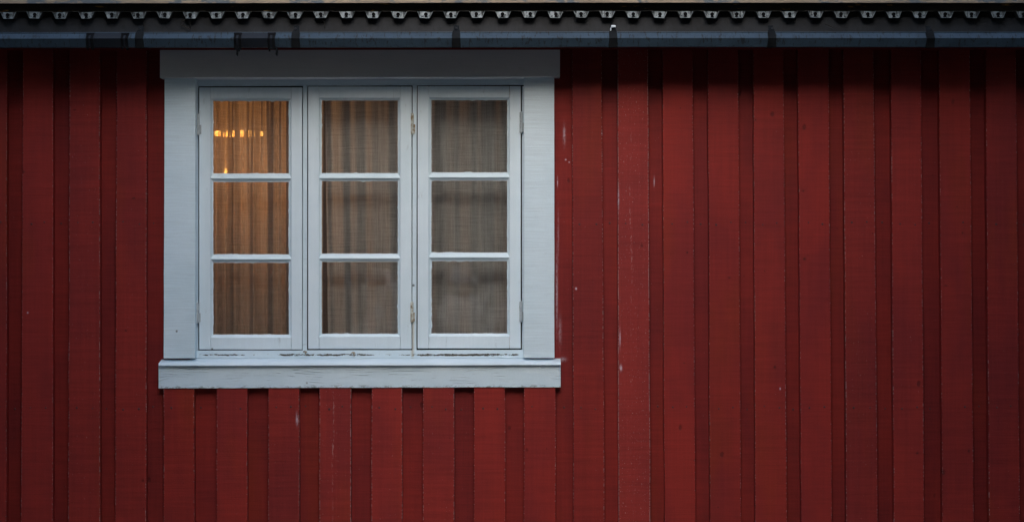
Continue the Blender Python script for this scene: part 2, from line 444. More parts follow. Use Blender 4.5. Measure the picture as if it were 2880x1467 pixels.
def mat_glass():
    m, nt, p = newmat("window_glass")
    nt.nodes.remove(p)
    out = nt.nodes['Material Output']
    pos = coords(nt)
    tr = nd(nt, 'ShaderNodeBsdfTransparent'); tr.inputs[0].default_value = (.93, .95, .95, 1)
    gl = nd(nt, 'ShaderNodeBsdfGlossy'); gl.inputs['Roughness'].default_value = .03
    gl.inputs[0].default_value = (1, 1, 1, 1)
    bn = bump(nt, noise(nt, pos, 5, 2), .004, .6)
    nt.links.new(bn, gl.inputs['Normal'])
    fr = nd(nt, 'ShaderNodeFresnel'); fr.inputs['IOR'].default_value = 1.55
    ms = nd(nt, 'ShaderNodeMixShader')
    nt.links.new(fr.outputs[0], ms.inputs[0]); nt.links.new(tr.outputs[0], ms.inputs[1]); nt.links.new(gl.outputs[0], ms.inputs[2])
    # dust and paint specks on the pane
    dn = noise(nt, mapped(nt, pos, (1, .01, 1)), 420, 2, .5)
    df = nd(nt, 'ShaderNodeBsdfDiffuse'); df.inputs[0].default_value = (.7, .75, .78, 1)
    ms2 = nd(nt, 'ShaderNodeMixShader')
    nt.links.new(M(nt, 'ADD', ramp(nt, dn, .80, .84, 0, .7), .030), ms2.inputs[0])
    nt.links.new(ms.outputs[0], ms2.inputs[1]); nt.links.new(df.outputs[0], ms2.inputs[2])
    nt.links.new(ms2.outputs[0], out.inputs[0])
    return m
GLASS = mat_glass()

def mat_curtain(name, c, open_amt=.05, trans=.45):
    m, nt, p = newmat(name)
    nt.nodes.remove(p)
    out = nt.nodes['Material Output']
    uvn = nd(nt, 'ShaderNodeUVMap', uv_map="uv").outputs[0]   # u across cloth in m, v height
    wa = noise(nt, mapped(nt, uvn, (520, 9, 1)), 1.0, 3, .6)
    we = noise(nt, mapped(nt, uvn, (9, 520, 1), (3, 3, 0)), 1.0, 3, .6)
    wc = noise(nt, mapped(nt, uvn, (170, 4, 1), (8, 3, 0)), 1.0, 2, .6)
    wd = noise(nt, mapped(nt, uvn, (6, 190, 1), (2, 9, 0)), 1.0, 2, .6)
    wm = M(nt, 'ADD', M(nt, 'ADD', M(nt, 'MULTIPLY', wa, .25), M(nt, 'MULTIPLY', we, .25)), M(nt, 'ADD', M(nt, 'MULTIPLY', wc, .28), M(nt, 'MULTIPLY', wd, .22)))
    br = M(nt, 'ADD', -.35, M(nt, 'MULTIPLY', wm, 2.7))
    base = nd(nt, 'ShaderNodeRGB'); base.outputs[0].default_value = (*c, 1)
    cs = nd(nt, 'ShaderNodeVectorMath', operation='SCALE'); nt.links.new(base.outputs[0], cs.inputs[0]); nt.links.new(br, cs.inputs['Scale'])
    df = nd(nt, 'ShaderNodeBsdfDiffuse'); nt.links.new(cs.outputs[0], df.inputs[0])
    nt.links.new(bump(nt, wm, .0006, .6), df.inputs['Normal'])
    tl = nd(nt, 'ShaderNodeBsdfTranslucent'); nt.links.new(cs.outputs[0], tl.inputs[0])
    tr = nd(nt, 'ShaderNodeBsdfTransparent')
    a = nd(nt, 'ShaderNodeMixShader'); a.inputs[0].default_value = trans
    nt.links.new(df.outputs[0], a.inputs[1]); nt.links.new(tl.outputs[0], a.inputs[2])
    b = nd(nt, 'ShaderNodeMixShader')
    strk = noise(nt, mapped(nt, uvn, (64, 1.2, 1), (1.7, 0, 0)), 1.0, 2, .55)
    strk2 = noise(nt, mapped(nt, uvn, (190, 30, 1), (4.7, 0, 0)), 1.0, 2, .55)
    op = M(nt, 'MULTIPLY', ramp(nt, strk, .46, .58), M(nt, 'MULTIPLY', ramp(nt, strk2, .42, .60, .12, 1.0), ramp(nt, wm, .42, .56, .1, open_amt)))
    nt.links.new(op, b.inputs[0])
    nt.links.new(a.outputs[0], b.inputs[1]); nt.links.new(tr.outputs[0], b.inputs[2])
    nt.links.new(b.outputs[0], out.inputs[0])
    return m
CURT_L = mat_curtain("linen_left", (.52, .43, .35), .35, .5)
CURT_R = mat_curtain("linen_right", (.56, .53, .50), .06, .42)

def mat_emit(name, c, s):
    m, nt, p = newmat(name)
    p.inputs['Base Color'].default_value = (*c, 1)
    p.inputs['Emission Color'].default_value = (*c, 1)
    p.inputs['Emission Strength'].default_value = s
    return m

# ------------------------------------------------------------------ the house
house = thing('house', 'red timber house wall with white three-sash window under a zinc gutter and corrugated roof edge', 'house', (0, 0, 0))
YB = 0.0            # face of the under boards
YT = -0.035         # face of the raised boards
EXT_L, EXT_R = -2300, 5200
GROUND_PY = 733.5 + (CZ - .22) / S
TOP_PY = 60

def bx(x_top, x_bot, py, y):
    """pixel x measured near the top (py 160) and at the bottom (py 1467), at depth y, for any py"""
    t = (py - 160) / (1467 - 160)
    return X(lerp(x_top, x_bot, t), y)

cl = BM()
# raised boards: (left top, right top, left bottom, right bottom)
raised = [(-64, 19, -69, 18), (65, 149, 59, 148), (196, 280, 192, 281), (328, 412, 324, 411)]
raised_r = [(1609, 1692, 1613, 1700), (1737, 1822, 1740, 1829), (1864, 1948, 1869, 1956), (1991, 2076, 1997, 2084),
            (2119, 2203, 2125, 2213), (2244, 2330, 2254, 2340), (2372, 2457, 2381, 2468), (2506, 2590, 2514, 2599),
            (2641, 2728, 2651, 2738), (2773, 2857, 2782, 2868), (2900, 2984, 2911, 2997)]
x = -64
while x > EXT_L:
    x -= 131 + random.uniform(-3, 3)
    raised.append((x, x + 84, x - 4, x + 82))
x = 2900
while x < EXT_R:
    x += 129 + random.uniform(-3, 3)
    raised_r.append((x, x + 85, x + 11, x + 97))
k = 0
allr = []
for (a, b, c, e) in raised + raised_r:
    k += 1
    wear = {1739: .0}.get(a, random.choice((0, 0, .15, .1)))
    if a == 1737: wear = 1.0
    if a == 2372: wear = .35
    if a in (196,): wear = .35
    yy = YT + random.uniform(-.0012, .0012)
    cl.board(bx(a, c, TOP_PY, yy), bx(b, e, TOP_PY, yy), bx(a, c, GROUND_PY, yy), bx(b, e, GROUND_PY, yy), Z(TOP_PY, yy), Z(GROUND_PY, yy), yy, YB - .0045, 90, .0016,
             (random.random(), wear, random.random(), 1), k * 3.7)
    allr.append((a, b, c, e, yy))
# raised boards under the window
under = [(461, 546), (609.5, 695), (755, 842), (899, 987), (1045.5, 1131), (1190, 1277), (1333.5, 1420), (1474, 1562)]
for (a, b) in under:
    k += 1
    wear = .55 if a == 899 else random.choice((0, .1, .3))
    yy = YT + random.uniform(-.0012, .0012)
    cl.board(X(a, yy), X(b, yy), X(a - .5, yy), X(b + .5, yy), Z(1084, yy), Z(GROUND_PY, yy), yy, YB - .0045, 40, .0014, (random.random(), wear, random.random(), 1), k * 3.7)
    allr.append((a, b, a, b, yy))
# under boards: each fills the space between raised boards (joint hidden below the raised one)
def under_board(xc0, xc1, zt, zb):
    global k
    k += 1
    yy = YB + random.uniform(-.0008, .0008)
    cl.board(xc0, xc1, xc0, xc1, zt, zb, yy, .03, 30, 0, (random.random() * .5, 0, random.random(), 0), k * 5.1)  # zero alpha turns on the painted channel shade
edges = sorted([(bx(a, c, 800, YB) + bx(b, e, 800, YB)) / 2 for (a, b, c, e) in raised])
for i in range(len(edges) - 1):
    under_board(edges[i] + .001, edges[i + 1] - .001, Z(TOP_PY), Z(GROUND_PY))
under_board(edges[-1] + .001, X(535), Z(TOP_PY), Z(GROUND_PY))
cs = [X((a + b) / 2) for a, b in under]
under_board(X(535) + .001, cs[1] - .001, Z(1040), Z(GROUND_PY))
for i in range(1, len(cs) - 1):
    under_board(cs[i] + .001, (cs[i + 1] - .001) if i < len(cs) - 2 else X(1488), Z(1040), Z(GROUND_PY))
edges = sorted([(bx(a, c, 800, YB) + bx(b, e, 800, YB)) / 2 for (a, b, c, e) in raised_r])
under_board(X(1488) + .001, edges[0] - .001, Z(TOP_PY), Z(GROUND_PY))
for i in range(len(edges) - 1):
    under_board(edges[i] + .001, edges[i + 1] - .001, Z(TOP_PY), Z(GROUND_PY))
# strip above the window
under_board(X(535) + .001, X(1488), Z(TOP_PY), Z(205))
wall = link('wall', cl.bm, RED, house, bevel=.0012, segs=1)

# nails in two rows, set into the raised boards and under boards
nb = BM()
def nail(x, z, y, r=.0042):
    rr = r * random.uniform(.7, 1.15); n = 8
    rings = []
    for (s, dy) in ((1.0, .001), (1.0, -.0008), (.55, -.0016)):
        rings.append([(x + rr * s * math.cos(2 * math.pi * i / n), y + dy, z + rr * s * math.sin(2 * math.pi * i / n)) for i in range(n)])
    nb.prism(rings)
for (a, b, c, e, yy) in allr:
    if b < -200 or a > 3100: continue
    for py in (628, 1146):
        if py == 628 and 450 < a < 1600 and (a, b) in under: continue
        t = (py - 160) / 1307
        x0, x1 = lerp(a, c, t), lerp(b, e, t)
        for f in (.27, .76):
            if random.random() < .9:
                nail(X(lerp(x0, x1, f + random.uniform(-.04, .04)), yy), Z(py + random.uniform(-5, 5), yy), yy)
        if random.random() < .6:
            nail(X(x1 + 21 + random.uniform(-4, 4)), Z(py + random.uniform(-5, 5)), YB - .0006)
link('nails', nb.bm, NAIL, house)['kind'] = 'stuff'

# stone plinth below the boards
pb = BM(); pb.box(X(EXT_L) + .05, X(EXT_R), .012, .35, -.3, Z(GROUND_PY) + .03)
link('plinth', pb.bm, mat_plain('plinth_stone', (.22, .21, .20), .9, .3, 12), house)

# ---- window
YF, YS, YG = .014, .008, .026      # frame face, sash face, glass
fr = BM()
fr.hboard(X(540, YF), X(1484, YF), Z(205, YF), Z(203, YF), Z(243, YF), Z(239, YF), YF, .12, 8, .0004, seed=1)   # head
for (a, b) in ((541, 556.8), (1468, 1482)):
    fr.board(X(a, YF), X(b, YF), X(a, YF), X(b, YF), Z(243, YF), Z(984, YF), YF, .12, 6, .0003, seed=a)
for (a, b) in ((852.2, 863.8), (1160.2, 1172)):
    fr.board(X(a, .011), X(b, .011), X(a - 1, .011), X(b - 1, .011), Z(240, .011), Z(985, .011), .011, .12, 14, .0006, seed=a)
fr.hboard(X(541, .006), X(1483, .006), Z(985.5, .006), Z(983.2, .006), Z(1012, .006), Z(1010, .006), .006, .12, 40, .0012, seed=5)
# short trim strips on the head
YH = YF - .004
fr.hboard(X(858, YH), X(1162, YH), Z(224, YH), Z(223, YH), Z(239.5, YH), Z(239, YH), YH, YF + .002, 6, .0003, seed=8)
window = link('window', fr.bm, W_FRAME, house, bevel=.0012)

rbt = BM()  # strips coloured black to stand for the shade inside the sash gaps
for (a, b) in ((552, 560.3), (849.2, 866.8), (1157.2, 1174.8), (1464.2, 1472)):
    rbt.board(X(a, .024), X(b, .024), X(a, .024), X(b, .024), Z(236, .024), Z(990, .024), .024, .11)
rbt.hboard(X(548, .0245), X(1476, .0245), Z(236, .0245), Z(236, .0245), Z(246.3, .0245), Z(242.8, .0245), .0245, .11)
rbt.hboard(X(548, .0245), X(1476, .0245), Z(981.8, .0245), Z(979.0, .0245), Z(992, .0245), Z(992, .0245), .0245, .11)
link('rebate', rbt.bm, BLACK, window)
cs_ = BM()
cs_.board(X(462.5, -.032), X(549.5, -.032), X(460, -.032), X(548, -.032), Z(218, -.032), Z(1007, -.032), -.032, .02, 50, .0010, seed=21)
link('side_casing', cs_.bm, W_CASE, window, bevel=.002)
cs_ = BM()
cs_.board(X(1473, -.032), X(1559, -.032), X(1472, -.032), X(1559.5, -.032), Z(215, -.032), Z(1006, -.032), -.032, .02, 50, .0010, seed=25)
link('side_casing', cs_.bm, W_CASE, window, bevel=.002)
hd = BM()
hd.hboard(X(449.5, -.05), X(1575, -.05), Z(128, -.05), Z(127, -.05), Z(219.5, -.05), Z(217, -.05), -.05, .02, 60, .0010, seed=31)
link('head_casing', hd.bm, W_HEAD, window, bevel=.002)
ap = BM()
ap.hboard(X(445.5, -.040), X(1577, -.040), Z(1020, -.040), Z(1018, -.040), Z(1091.5, -.040), Z(1088, -.040), -.040, .02, 60, .0013, seed=41)
link('apron_board', ap.bm, W_APRON, window, bevel=.002)
# metal sill: slopes out from below the frame and turns down over the apron
sl_ = BM()
prof = [(.008, 1007.0), (-.043, 1017.6), (-.047, 1019), (-.055, 1025.6), (-.0545, 1027.2), (-.0530, 1027.0), (-.0535, 1025.8), (-.0458, 1020.2), (-.042, 1019), (.008, 1009)]
rings = []
n = 60
for i in range(n + 1):
    px = lerp(445, 1577.5, i / n)
    dz = lerp(1.2, -1.2, i / n)
    wob = .6 * mnoise.noise(Vector((px * .012, 3.3, 0)))
    rings.append([(X(px, -.06), y, Z(py + dz + (wob if py > 1015 else 0), y)) for (y, py) in prof])
sl_.prism(rings)
link('sill', sl_.bm, W_SILL, window)
# lumps of caulk along the top of the sill
ck = BM()
cp, cr = [], []
for px in range(553, 1473, 3):
    cp.append((X(px, .004), .004 + random.uniform(-.0006, .0006), Z(1004.6) + random.uniform(-.0005, .0005)))
    cr.append(.0010 + .0030 * max(0, mnoise.noise(Vector((px * .02, 0, 5))) + .2))
ck.tube(cp, cr, 7)
link('caulk', ck.bm, W_PUTTY, window, smooth=True)

# sashes
def ragged(bmx, x0, x1, z0, z1, side, seed):
    """irregular putty lip lying on the glass round one pane"""
    inn = .0014
    def amp(t): 
        v = mnoise.noise(Vector((t * 55, seed, 2.2)))
        w2 = mnoise.noise(Vector((t * 8, seed, 7.2)))
        return inn + .0022 * max(0, v) + (.0030 * max(0, v) if w2 > .15 else 0)
    n = 44
    for s in range(4):
        L = (x1 - x0) if s in (0, 1) else (z1 - z0)
        inner, outer = [], []
        for i in range(n + 1):
            t = i / n; a = amp(t * L + s * 3.1)
            if s == 0: inner.append((lerp(x0, x1, t), YG - .0022, z0 + a)); outer.append((lerp(x0, x1, t), YG - .0045, z0 - .003))
            if s == 1: inner.append((lerp(x0, x1, t), YG - .0022, z1 - a)); outer.append((lerp(x0, x1, t), YG - .0045, z1 + .003))
            if s == 2: inner.append((x0 + a, YG - .0022, lerp(z0, z1, t))); outer.append((x0 - .003, YG - .0045, lerp(z0, z1, t)))
            if s == 3: inner.append((x1 - a, YG - .0022, lerp(z0, z1, t))); outer.append((x1 + .003, YG - .0045, lerp(z0, z1, t)))
        rings = [[inner[i], outer[i], (outer[i][0], YG - .0008, outer[i][2]), (inner[i][0], YG - .0008, inner[i][2])] for i in range(n + 1)]
        bmx.prism(rings)

def make_sash(sx0, sx1, sy0, sy1, gx0, gx1, rows, idx):
    """all values in photograph pixels; rows = pane (top, bottom) list"""
    y0 = YS
    s = BM()
    W = lambda px: X(px, y0)
    H = lambda py: Z(py, y0)
    ix0, ix1 = gx0 - 7, gx1 + 6
    it, ib = rows[0][0] - 6.5, rows[-1][1] + 7
    g = .8
    s.board(W(sx0), W(ix0), W(sx0), W(ix0), H(sy0), H(sy1), y0, .045, 14, .0004, (.3, 0, 0, 1), idx + .1)
    s.board(W(ix1), W(sx1), W(ix1), W(sx1), H(sy0), H(sy1), y0, .045, 14, .0004, (.6, 0, 0, 1), idx + .2)
    s.hboard(W(ix0 + g), W(ix1 - g), H(sy0), H(sy0), H(it), H(it), y0 + .0006, .045, 6, .0003, (.5, 0, 0, 1), idx + .3)
    s.hboard(W(ix0 + g), W(ix1 - g), H(ib), H(ib), H(sy1), H(sy1), y0 + .0006, .045, 6, .0003, (.5, 0, 0, 1), idx + .4)
    sash = link('sash', s.bm, W_SASH, window, bevel=.0012)
    # chamfered putty slopes around the whole opening
    m = BM()
    XG0, XG1 = X(gx0, YG), X(gx1, YG)
    YI = y0 + .003
    ox0, ox1, ot, ob = X(ix0, YI), X(ix1, YI), Z(it, YI), Z(ib, YI)
    gt, gb = Z(rows[0][0], YG), Z(rows[-1][1], YG)
    def quadprism(a, b, c, d_, back):
        fr_ = [a, b, c, d_]
        m.prism([fr_, [(p[0], back, p[2]) for p in fr_]])
    quadprism((ox0, YI, ot), (XG0, YG - .001, gt), (XG0, YG - .001, gb), (ox0, YI, ob), YG + .006)
    quadprism((ox1, YI, ot), (XG1, YG - .001, gt), (XG1, YG - .001, gb), (ox1, YI, ob), YG + .006)
    quadprism((ox0, YI, ot), (ox1, YI, ot), (XG1, YG - .001, gt), (XG0, YG - .001, gt), YG + .006)
    quadprism((ox0, YI, ob), (ox1, YI, ob), (XG1, YG - .001, gb), (XG0, YG - .001, gb), YG + .006)
    for i in range(len(rows) - 1):
        a, b = rows[i][1], rows[i + 1][0]
        # profile in (y, py): putty slope facing up, small flat nose, moulded underside
        pr = [(YG + .004, a), (YG - .001, a + .2), (YI + .003, a + 9.5), (YI + .001, a + 13.0), (YI + .0105, a + 18.0), (YG - .003, b - 2.5), (YG + .004, b)]
        rings = []
        for j in range(21):
            xx = lerp(ox0 + .001, ox1 - .001, j / 20)
            wob = .35 * mnoise.noise(Vector((xx * 25, idx * 3 + i, .5)))
            rings.append([(xx, y, Z(py + wob, y)) for (y, py) in pr])
        m.prism(rings)
    link('glazing_bars', m.bm, W_PUTTY, window, bevel=.0006, segs=1)
    rg = BM()
    for i, (a, b) in enumerate(rows):
        ragged(rg, XG0, XG1, Z(b, YG), Z(a, YG), None, idx * 7 + i * 1.7)
    link('putty', rg.bm, W_PUTTY, window)
    for (a, b) in rows:
        gb_ = BM()
        gb_.box(XG0 - .004, XG1 + .004, YG, YG + .003, Z(b, YG) - .004, Z(a, YG) + .004)
        link('pane', gb_.bm, GLASS, window)
    return sash
make_sash(560, 849.5, 246, 982, 599, 813.5, [(283.5, 489), (511, 716), (737.5, 941)], 1)
make_sash(866.5, 1157.5, 243.5, 980.5, 904, 1120, [(282, 488), (508.5, 714), (735, 939)], 2)
make_sash(1174.5, 1464.5, 242.5, 979, 1212.5, 1427.5, [(281, 486), (507, 711), (733, 938)], 3)

# hinges: two knuckles on a pin with leaves going into the frame
def hinge(px, py0, py1, mat, yc=.002, leaf=1):
    h = BM(); r = .0058
    x0 = X(px, yc); z1 = Z(py0, yc); z0 = Z(py1, yc); zm = (z0 + z1) / 2
    h.tube([(x0, yc, z0), (x0, yc, zm - .0007)], r, 14)
    h.tube([(x0, yc, zm + .0007), (x0, yc, z1)], r, 14)
    h.tube([(x0, yc, z0 - .0035), (x0, yc, z0 - .001), (x0, yc, z1 + .001), (x0, yc, z1 + .003)], [.0022, .0042, .0042, .0022], 12)
    h.box(x0 - .0012, x0 + .011 * leaf if leaf > 0 else x0 + .0012, yc + .003, yc + .012, z0 + .003, zm - .001) if leaf > 0 else h.box(x0 - .011, x0 + .0012, yc + .003, yc + .012, z0 + .003, zm - .001)
    return link('hinge', h.bm, mat, window, bevel=.0007, segs=1)
hinge(557.5, 322, 379, HINGE); hinge(555.5, 852, 907, HINGE)
hinge(1159.5, 320, 377, RUST)['label'] = 'rust stained hinge'; hinge(1158.5, 850, 905, RUST)['label'] = 'rust stained hinge'
hinge(1465.5, 316, 373, HINGE); hinge(1465, 848, 903, HINGE)
# stay hooks on the bottom rail
for (px, py, s) in ((858, 990, 1), (994, 993, 0)):
    q = BM()
    c0 = Vector((X(px, -.004), -.004, Z(py, -.004)))
    pts = []
    for i in range(9):
        a = math.pi * (1.15 * i / 8 - .1)
        pts.append(c0 + Vector((math.cos(a) * .0065, -.003 * math.sin(a), math.sin(a) * .0045)))
    q.tube(pts, [.0022] * 8 + [.0012], 8)
    q.tube([c0 + Vector((.001, .012, 0)), c0 + Vector((.001, -.004, -.0005))], .0032, 10)
    q.tube([c0 + Vector((.002, -.002, 0)), c0 + Vector((.003, -.005, -.012))], [.002, .0012], 8)
    link('window_hook', q.bm, RUST, window, smooth=True)

# ---- room behind the glass
rm = BM()
RX0, RX1, RY0, RY1, RZ0, RZ1 = X(250), X(1800), .125, 2.6, .15, 2.4
def wallq(a, b, c, e): rm.face([rm.bm.verts.new(v) for v in (a, b, c, e)])
rm.box(RX0 - .05, RX0, RY0, RY1, RZ0, RZ1); rm.box(RX1, RX1 + .05, RY0, RY1, RZ0, RZ1)
rm.box(RX0 - .05, RX1 + .05, RY1, RY1 + .05, RZ0, RZ1)
rm.box(RX0 - .05, RX1 + .05, RY0, RY1 + .05, RZ0 - .05, RZ0 - .001); rm.box(RX0 - .05, RX1 + .05, RY0, RY1 + .05, RZ1 + .001, RZ1 + .05)
# inner face of the outside wall, leaving the window opening
YI0, YI1 = .075, .124
rm.box(RX0 - .05, X(541) - .0005, YI0, YI1, RZ0 - .05, RZ1 + .05); rm.box(X(1483) + .0005, RX1 + .05, YI0, YI1, RZ0 - .05, RZ1 + .05)
rm.box(X(541), X(1483), YI0 + .047, YI1, Z(250), RZ1 + .05); rm.box(X(541), X(1483), YI0 + .047, YI1, RZ0 - .05, Z(975))
link('room_walls', rm.bm, mat_plain('room_wallpaper', (.24, .17, .11), .9, .15, 4), house)

# ---- roof edge and eaves
def off(px):
    """the eave line sags a little towards the left of the photograph"""
    if px < 1600: return 2.4 * (1 - px / 1600.0) if px > 0 else 2.4
    return .9 * min(1, (px - 1600) / 1280.0)
def run(profile, px0, px1, step=90, soff=1.0):
    b_ = BM(); rings, uvr = [], []
    n_ = max(1, int((px1 - px0) / step))
    for i in range(n_ + 1):
        px = lerp(px0, px1, i / n_)
        rings.append([(X(px, -.26), y, Z(py + soff * off(px), y)) for (y, py) in profile])
        uvr.append([(j / len(profile), X(px)) for j in range(len(profile))])
    b_.prism(rings, uvr)
    return b_
# roof: sloping sheet field going up and back, top edge board, dark closing board
roof_b = run([(-.262, -14), (-.262, 8.2), (-.228, 8.6), (-.228, -14)], EXT_L, EXT_R)
roof = link('roof', BM().bm, TAN, house)   # placeholder replaced just below
bpy.data.objects.remove(roof)
slab = BM()
zE = Z(-16, -.26)
slab.prism([[(X(EXT_L), -.275, zE), (X(EXT_L), -.275, zE + .03), (X(EXT_L), 2.7, zE + 1.33), (X(EXT_L), 2.7, zE + 1.30)],
            [(X(EXT_R), -.275, zE), (X(EXT_R), -.275, zE + .03), (X(EXT_R), 2.7, zE + 1.33), (X(EXT_R), 2.7, zE + 1.30)]])
roof = link('roof', slab.bm, FLASH, house)
link('edge_board', roof_b.bm, TAN, roof, bevel=.0015)
link('closing_board', run([(-.212, -12), (-.212, 31), (-.19, 31), (-.19, -12)], EXT_L, EXT_R).bm, MOSSY, roof)
link('dark_batten', run([(-.185, 20), (-.185, 52), (-.16, 52), (-.16, 20)], EXT_L, EXT_R).bm, DARKWOOD, roof)
# corrugated sheet with hanging ribs
rb = BM()
pitch = 73.25
first = 23.8
i0 = int((EXT_L - first) / pitch); i1 = int((EXT_R - first) / pitch)
outline = []
for i in range(i0, i1):
    c = first + i * pitch - (i * .02)
    o_ = off(c)
    outline += [(c - 22, 31.5 + o_), (c - 13.5, 50.5 + o_), (c + 13.5, 50.5 + o_), (c + 22, 31.5 + o_)]
pts_f = [(X(px, -.222), -.222, Z(py, -.222)) for px, py in outline]
th = .0012
rings = []
for (x_, y_, z_) in pts_f:
    rings.append([(x_, -.222, z_), (x_, -.222, z_ + th), (x_, -.187, z_ + th + .005), (x_, -.187, z_ + .005)])
rb.prism(rings)
link('roof_sheet', rb.bm, DULL, roof)
# end caps closing the ribs, a few variants, each its own piece
capm = []
for v in range(5):
    random.seed(40 + v)
    b_ = BM()
    wt, wb, hh = 20.4 * S, 12.6 * S, 17.2 * S
    sq = random.uniform(-4, 4) * S
    # rim
    for (p, q2) in (((-wt, 0), (-wb, -hh)), ((-wb, -hh), (wb, -hh)), ((wb, -hh), (wt, 0))):
        b_.tube([(p[0], 0, p[1]), (q2[0], 0, q2[1])], .0011, 6)
    # plate, in three facets (left cheek, middle, right cheek)
    mw = (13 + random.uniform(-1.5, 1.5)) * S
    f = [(-wt, .006, 0), (-mw + sq, .001, 0), (-wb + .3 * sq, .001, -hh), (-wb, .004, -hh)]
    g2 = [(-mw + sq, .001, 0), (mw + sq, .001, 0), (wb, .001, -hh), (-wb + .3 * sq, .001, -hh)]
    h2 = [(mw + sq, .001, 0), (wt, .006, 0), (wb + .0008, .004, -hh), (wb, .001, -hh)]
    for q3 in (f, g2, h2):
        n0 = len(b_.bm.faces)
        b_.prism([q3, [(a, y + .001, z) for a, y, z in q3]])
        if q3 is not g2:
            b_.bm.faces.ensure_lookup_table()
            for ff in b_.bm.faces[n0:]: ff.material_index = 1
    me_cap = b_
    sc_ = BM()
    cx = random.uniform(-2, 2) * S
    # dark keyhole slot with a screw: round head over a tapering slot
    rr = 5.0 * S
    ring = []
    for j in range(14):
        a = math.pi * (-.30 + 1.60 * j / 13)
        ring.append((cx + rr * math.cos(a), -hh * .45 + rr * math.sin(a)))
    ring += [(cx - 4.5 * S, -hh * .93), (cx + 4.5 * S, -hh * .93)]
    sc_.prism([[(a, -.0022, z) for a, z in ring], [(a, .0005, z) for a, z in ring]])
    for _ in range(3):
        a0 = random.uniform(-10, 8) * S; z0 = random.uniform(-.85, -.2) * hh
        sc_.tube([(a0, -.0012, z0), (a0 + random.uniform(-6, 6) * S, -.0012, z0 + random.uniform(-3, 3) * S)], .0011, 5)
    capm.append((me_cap, sc_))
protos = []
for (a, b_) in capm:
    oc = link('rib_cap', a.bm, [GALV, CHEEK]); os_ = link('screw', b_.bm, BLACK)
    protos.append((oc, os_))
random.seed(11)
count = 0
for i in range(i0, i1):
    c = first + i * pitch - i * .02
    if c < -160 or c > 3040: continue
    pc, ps = protos[random.randrange(5)]
    o1 = pc.copy(); C.objects.link(o1); o1.parent = roof
    o1.location = (X(c, -.2225), -.2255, Z(32.2 + off(c), -.2225))
    o1.scale.x = random.choice((1, 1, -1))
    o1.rotation_euler.y = R(random.uniform(-2.5, 2.5)); o1.location.z += random.uniform(-.001, .0008)
    s1 = ps.data
    o2 = ps.copy(); C.objects.link(o2); o2.parent = roof; o2.location = o1.location; o2.scale.x = o1.scale.x; o2.rotation_euler.y = R(random.uniform(-9, 9))
    count += 1
for a, b_ in protos:
    bpy.data.objects.remove(a); bpy.data.objects.remove(b_)
random.seed(12)
# flashing that drops into the gutter, fascia and soffit
fl = BM(); rings = []
for i in range(0, 181):
    px = lerp(EXT_L, EXT_R, i / 180)
    wv = .0015 * mnoise.noise(Vector((px * .01, 1, 1)))
    rings.append([(X(px, -.2), y + wv, Z(py + off(px), y)) for (y, py) in ((-.186, 48.5), (-.196, 98), (-.194, 98), (-.184, 48.5))])
fl.prism(rings)
link('flashing', fl.bm, FLASH, house)
link('fascia', run([(-.182, 48.8), (-.182, 140.3), (-.158, 140.3), (-.158, 48.8)], EXT_L, EXT_R, soff=.6).bm, RED, house, bevel=.001)
link('soffit', run([(-.157, 118), (-.157, 106), (.03, 62), (.03, 74)], EXT_L, EXT_R).bm, DARKWOOD, house)

# ---- gutter
gprof_out = [(-.288, 91.0), (-.300, 107.2), (-.293, 131.8), (-.270, 146), (-.235, 150), (-.208, 140), (-.200, 108)]
def gutter_profile(s=0.0):
    inn = [(y + (.0016 if y < -.25 else -.0016), py - .9) for (y, py) in gprof_out]
    inn[0] = (gprof_out[0][0] + .0016, gprof_out[0][1]); inn[-1] = (gprof_out[-1][0] - .0016, gprof_out[-1][1])
    return gprof_out + inn[::-1]
# flatten the underside so it stays hidden behind the front edge
gprof_out = [(-.283, 91.0), (-.300, 107.0), (-.284, 132.3), (-.262, 133.6), (-.235, 134), (-.208, 131), (-.200, 100)]
gb = run(gutter_profile(), EXT_L, EXT_R, 60, .9)
gutter = link('gutter', gb.bm, ZINC, house, bevel=.0008, segs=1)
# rolled bead on the lip
bead = BM()
bead.tube([(X(px, -.284), -.2835, Z(91.3 + .9 * off(px), -.2835)) for px in range(EXT_L, EXT_R, 60)], .0026, 8)
link('bead', bead.bm, ZINC, gutter, smooth=True)

